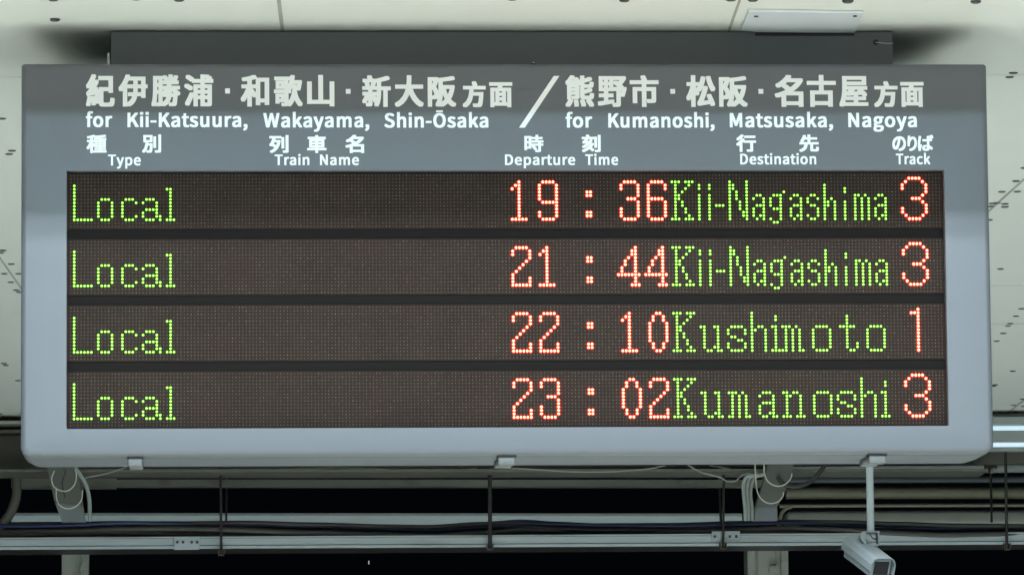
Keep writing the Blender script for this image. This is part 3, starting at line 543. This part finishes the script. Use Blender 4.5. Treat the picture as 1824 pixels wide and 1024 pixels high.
# support posts with raking braces
PY = 8.1
def post(x0, x1, ytop, Y, lab, rake, stub, wide):
    a, c = at(x0, ytop, Y), at(x1, ytop, Y)
    root = tag(empty('support_post', ((a.x + c.x) / 2, Y, 0)), lab, 'post', 'posts that carry the platform roof')
    b = MB()
    if wide:
        w = c.x - a.x
        b.box((a.x, Y, 0), (a.x + w*.2, Y + .12, a.z)); b.box((c.x - w*.18, Y, 0), (c.x, Y + .12, a.z)); b.box((a.x + w*.2, Y + .012, 0), (c.x - w*.18, Y + .05, a.z)); b.box((a.x + w*.26, Y + .004, 0), (a.x + w*.7, Y + .0118, a.z - .004))
    else:
        b.box((a.x, Y, 0), (c.x, Y + .09, a.z))
    b.build('shaft', M_post, root, bevel=.002)
    b = MB(); slab(b, stub, 6.95, .05); b.build('stub', M_brace2, root)
    b = MB(); slab(b, rake, 6.93, .06); b.build('brace', M_brace, root)
    return root
rp = post(110, 158, 930, PY, 'pale post at lower left below the cable tray', [(82, 826), (138, 826), (148, 900), (97, 893)], [(98, 895), (148, 899), (152, 928), (110, 928)], False)
q = at(138, 995, PY - .012); b = MB(); b.tube(smoothpath([at(146, 985, PY - .02), at(150, 1000, PY - .02), at(144, 1012, PY - .02), at(147, 1030, PY - .02)]), 3 * psize(PY), 8); b.build('pipe_clip', M_post, rp)
rp = post(1331, 1404, 972, PY, 'wide pale post at lower right beside the security camera', [(1369, 824), (1415, 824), (1400, 872), (1384, 903), (1346, 903), (1357, 868)], [(1346, 901), (1384, 901), (1385, 925.5), (1344, 926)], True)
b = MB(); slab(b, [(1371, 1008), (1386, 1006), (1386, 1018), (1372, 1019)], PY - .02, .03); b.build('junction_box', M_post, rp)

# conduits
def pipe(pts, Y, r, m, name, lab, cat, group=None, nn=14):
    b = MB(); P_ = [at(x, y, Y) for x, y in pts]; b.tube(smoothpath(P_, 8) if len(P_) > 2 else P_, r * psize(Y), nn)
    return tag(b.build(name, m, smooth=50), lab, cat, group)
pipe([(134, 832), (143, 846), (154, 866), (159, 890), (160, 915), (160, 928)], 6.9, 3.6, M_pgrey, 'conduit', 'grey conduit bending down beside the left post', 'conduit')
GC = 'conduits bunched beside the right brace'
for k, (x0, dx, yt) in enumerate(((1325.5, 0, 850), (1331.5, 3.5, 849), (1338, 7, 848.5))):
    pipe([(x0 + 16 + dx, yt - 4), (x0 + 4 + dx * .7, yt), (x0 - 1.5 + dx * .4, yt + 12), (x0 - 1 , 880), (x0 + 1.5, 905), (x0 + 1.8, 927)], 6.88 + .02 * k, 3.1, (M_pgrey, M_pgrey, M_beam)[k], 'conduit',
         ('leftmost of the three conduits bunched by the right brace', 'middle of the three conduits bunched by the right brace', 'conduit of the bunch of three nearest the right brace')[k], 'conduit', GC)
pipe([(1362, 834), (2000, 829)], 7.75, 11, M_pgrey, 'pipe', 'thick grey pipe running off to the right just below the board', 'pipe')
pipe([(1362, 854), (2000, 852.5)], 7.8, 6.2, M_pdark, 'pipe', 'dark bluish pipe under the thick grey pipe', 'pipe')
pipe([(1400, 877), (2000, 877)], 7.9, 11.5, M_olive, 'pipe', 'big olive pipe behind the security camera pole', 'pipe')
pipe([(1387, 940), (1389, 925), (1395, 910), (1409, 902), (1440, 900), (2000, 898.5)], 7.7, 3.4, M_olive, 'pipe', 'slim olive pipe with an elbow beside the right brace', 'pipe')
b = MB(); strip(b, 1402, 2000, 909, 907, 25, 7.85, .12); tag(b.build('duct', M_beam, bevel=.012, segs=3, smooth=40), 'flat grey duct above the cables at right', 'duct')
pipe([(1384, 848), (1396, 862), (1420, 866), (1446, 856), (1462, 838), (1472, 824)], 6.9, 4.0, M_black, 'cable', 'short thick black cable looping under the board near the camera pole', 'cable')
pipe([(27, 836), (29.5, 862), (28, 888), (17, 916), (-6, 944)], 7.2, 8.5, M_dbeam, 'hose', 'thick dim hose curving down at the far left edge', 'hose')

# thin loops and wires
GL = 'thin pale wire loops hanging by the braces'
pipe([(97, 838), (92, 852), (96, 866), (108, 873.5), (122, 873), (133, 862), (136, 846), (134, 836)], 6.86, 1.2, M_wire, 'wire_loop', 'upper pale wire loop hanging by the left brace', 'wire', GL, 6)
pipe([(100, 868), (101, 888), (107, 900), (120, 905.5), (134, 902), (145, 890), (147, 872)], 6.86, 1.2, M_wire, 'wire_loop', 'lower pale wire loop hanging by the left brace', 'wire', GL, 6)
pipe([(1361, 824), (1361.5, 842), (1368, 857), (1382, 865), (1396, 863.5), (1407, 854), (1411, 843)], 6.86, 1.2, M_wire, 'wire_loop', 'upper pale wire loop hanging by the right brace', 'wire', GL, 6)
pipe([(1344.5, 824), (1346, 850), (1349, 875), (1357, 889), (1370, 896), (1385, 893.5), (1394, 884), (1396, 876)], 6.86, 1.2, M_wire, 'wire_loop', 'lower pale wire loop hanging by the right brace', 'wire', GL, 6)
pipe([(112, 836), (117, 838), (111, 860), (116, 886)], 6.88, 1.2, M_black, 'wire_loop', 'thin black wire dangling by the left brace', 'wire', None, 6)
pipe([(880, 832), (960, 836), (1010, 839.5), (1080, 840), (1150, 835), (1185, 829)], 7.0, 1.1, M_wire2, 'wire', 'pale wire sagging under the middle of the board', 'wire', None, 6)
pipe([(1225, 828), (1250, 841), (1280, 849), (1296, 857), (1310, 856), (1322, 846), (1334, 843)], 7.0, 1.3, M_wire2, 'wire', 'pale wire tied up near the right hanger rod', 'wire', None, 6)
pipe([(1265, 829), (1300, 835), (1340, 843)], 7.05, 1.3, M_wire2, 'wire', 'short pale wire running to the bunched conduits', 'wire', None, 6)
pipe([(150, 851), (190, 843), (226, 831)], 7.0, 1.1, M_wire2, 'wire', 'pale wire slanting up to the left latch', 'wire', None, 6)
pipe([(440, 838), (520, 835), (600, 833), (700, 836), (780, 839.5), (850, 834)], 7.05, 1.0, M_wire2, 'wire', 'dim wire sagging under the left half of the board', 'wire', None, 6)

# glow put into tubes for bright strips of unclear source, right of the board
fx = tag(empty('bright_strips', at(1800, 780, 7.1)), 'two bright strips of unclear source beyond the board at right, built as glowing tubes', 'lamp')
b = MB(); strip(b, 1712, 2060, 742.5, 741, 13, 7.0, .06); strip(b, 1712, 2060, 767.5, 766, 19.5, 7.03, .05); strip(b, 1712, 2060, 797.5, 796, 5, 7.03, .05); strip(b, 1712, 2060, 755, 753.5, 43, 7.085, .02, 1); b.build('strip_backing', [M_pgrey, M_dbeam], fx)
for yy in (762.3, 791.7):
    b = MB(); b.tube([at(1716, yy + .6, 7.06), at(2056, yy - 1, 7.06)], 4.0 * psize(7.06), 12); b.build('tube', M_glow, fx, smooth=50)
# one far-off light in the night
b = MB(); p = at(657, 1001, 60); b.box((p.x - .006, 60, p.z - .022), (p.x + .006, 60.02, p.z + .022)); tag(b.build('distant_lamp', M_far), 'tiny white light far off in the dark below the tray', 'lamp')
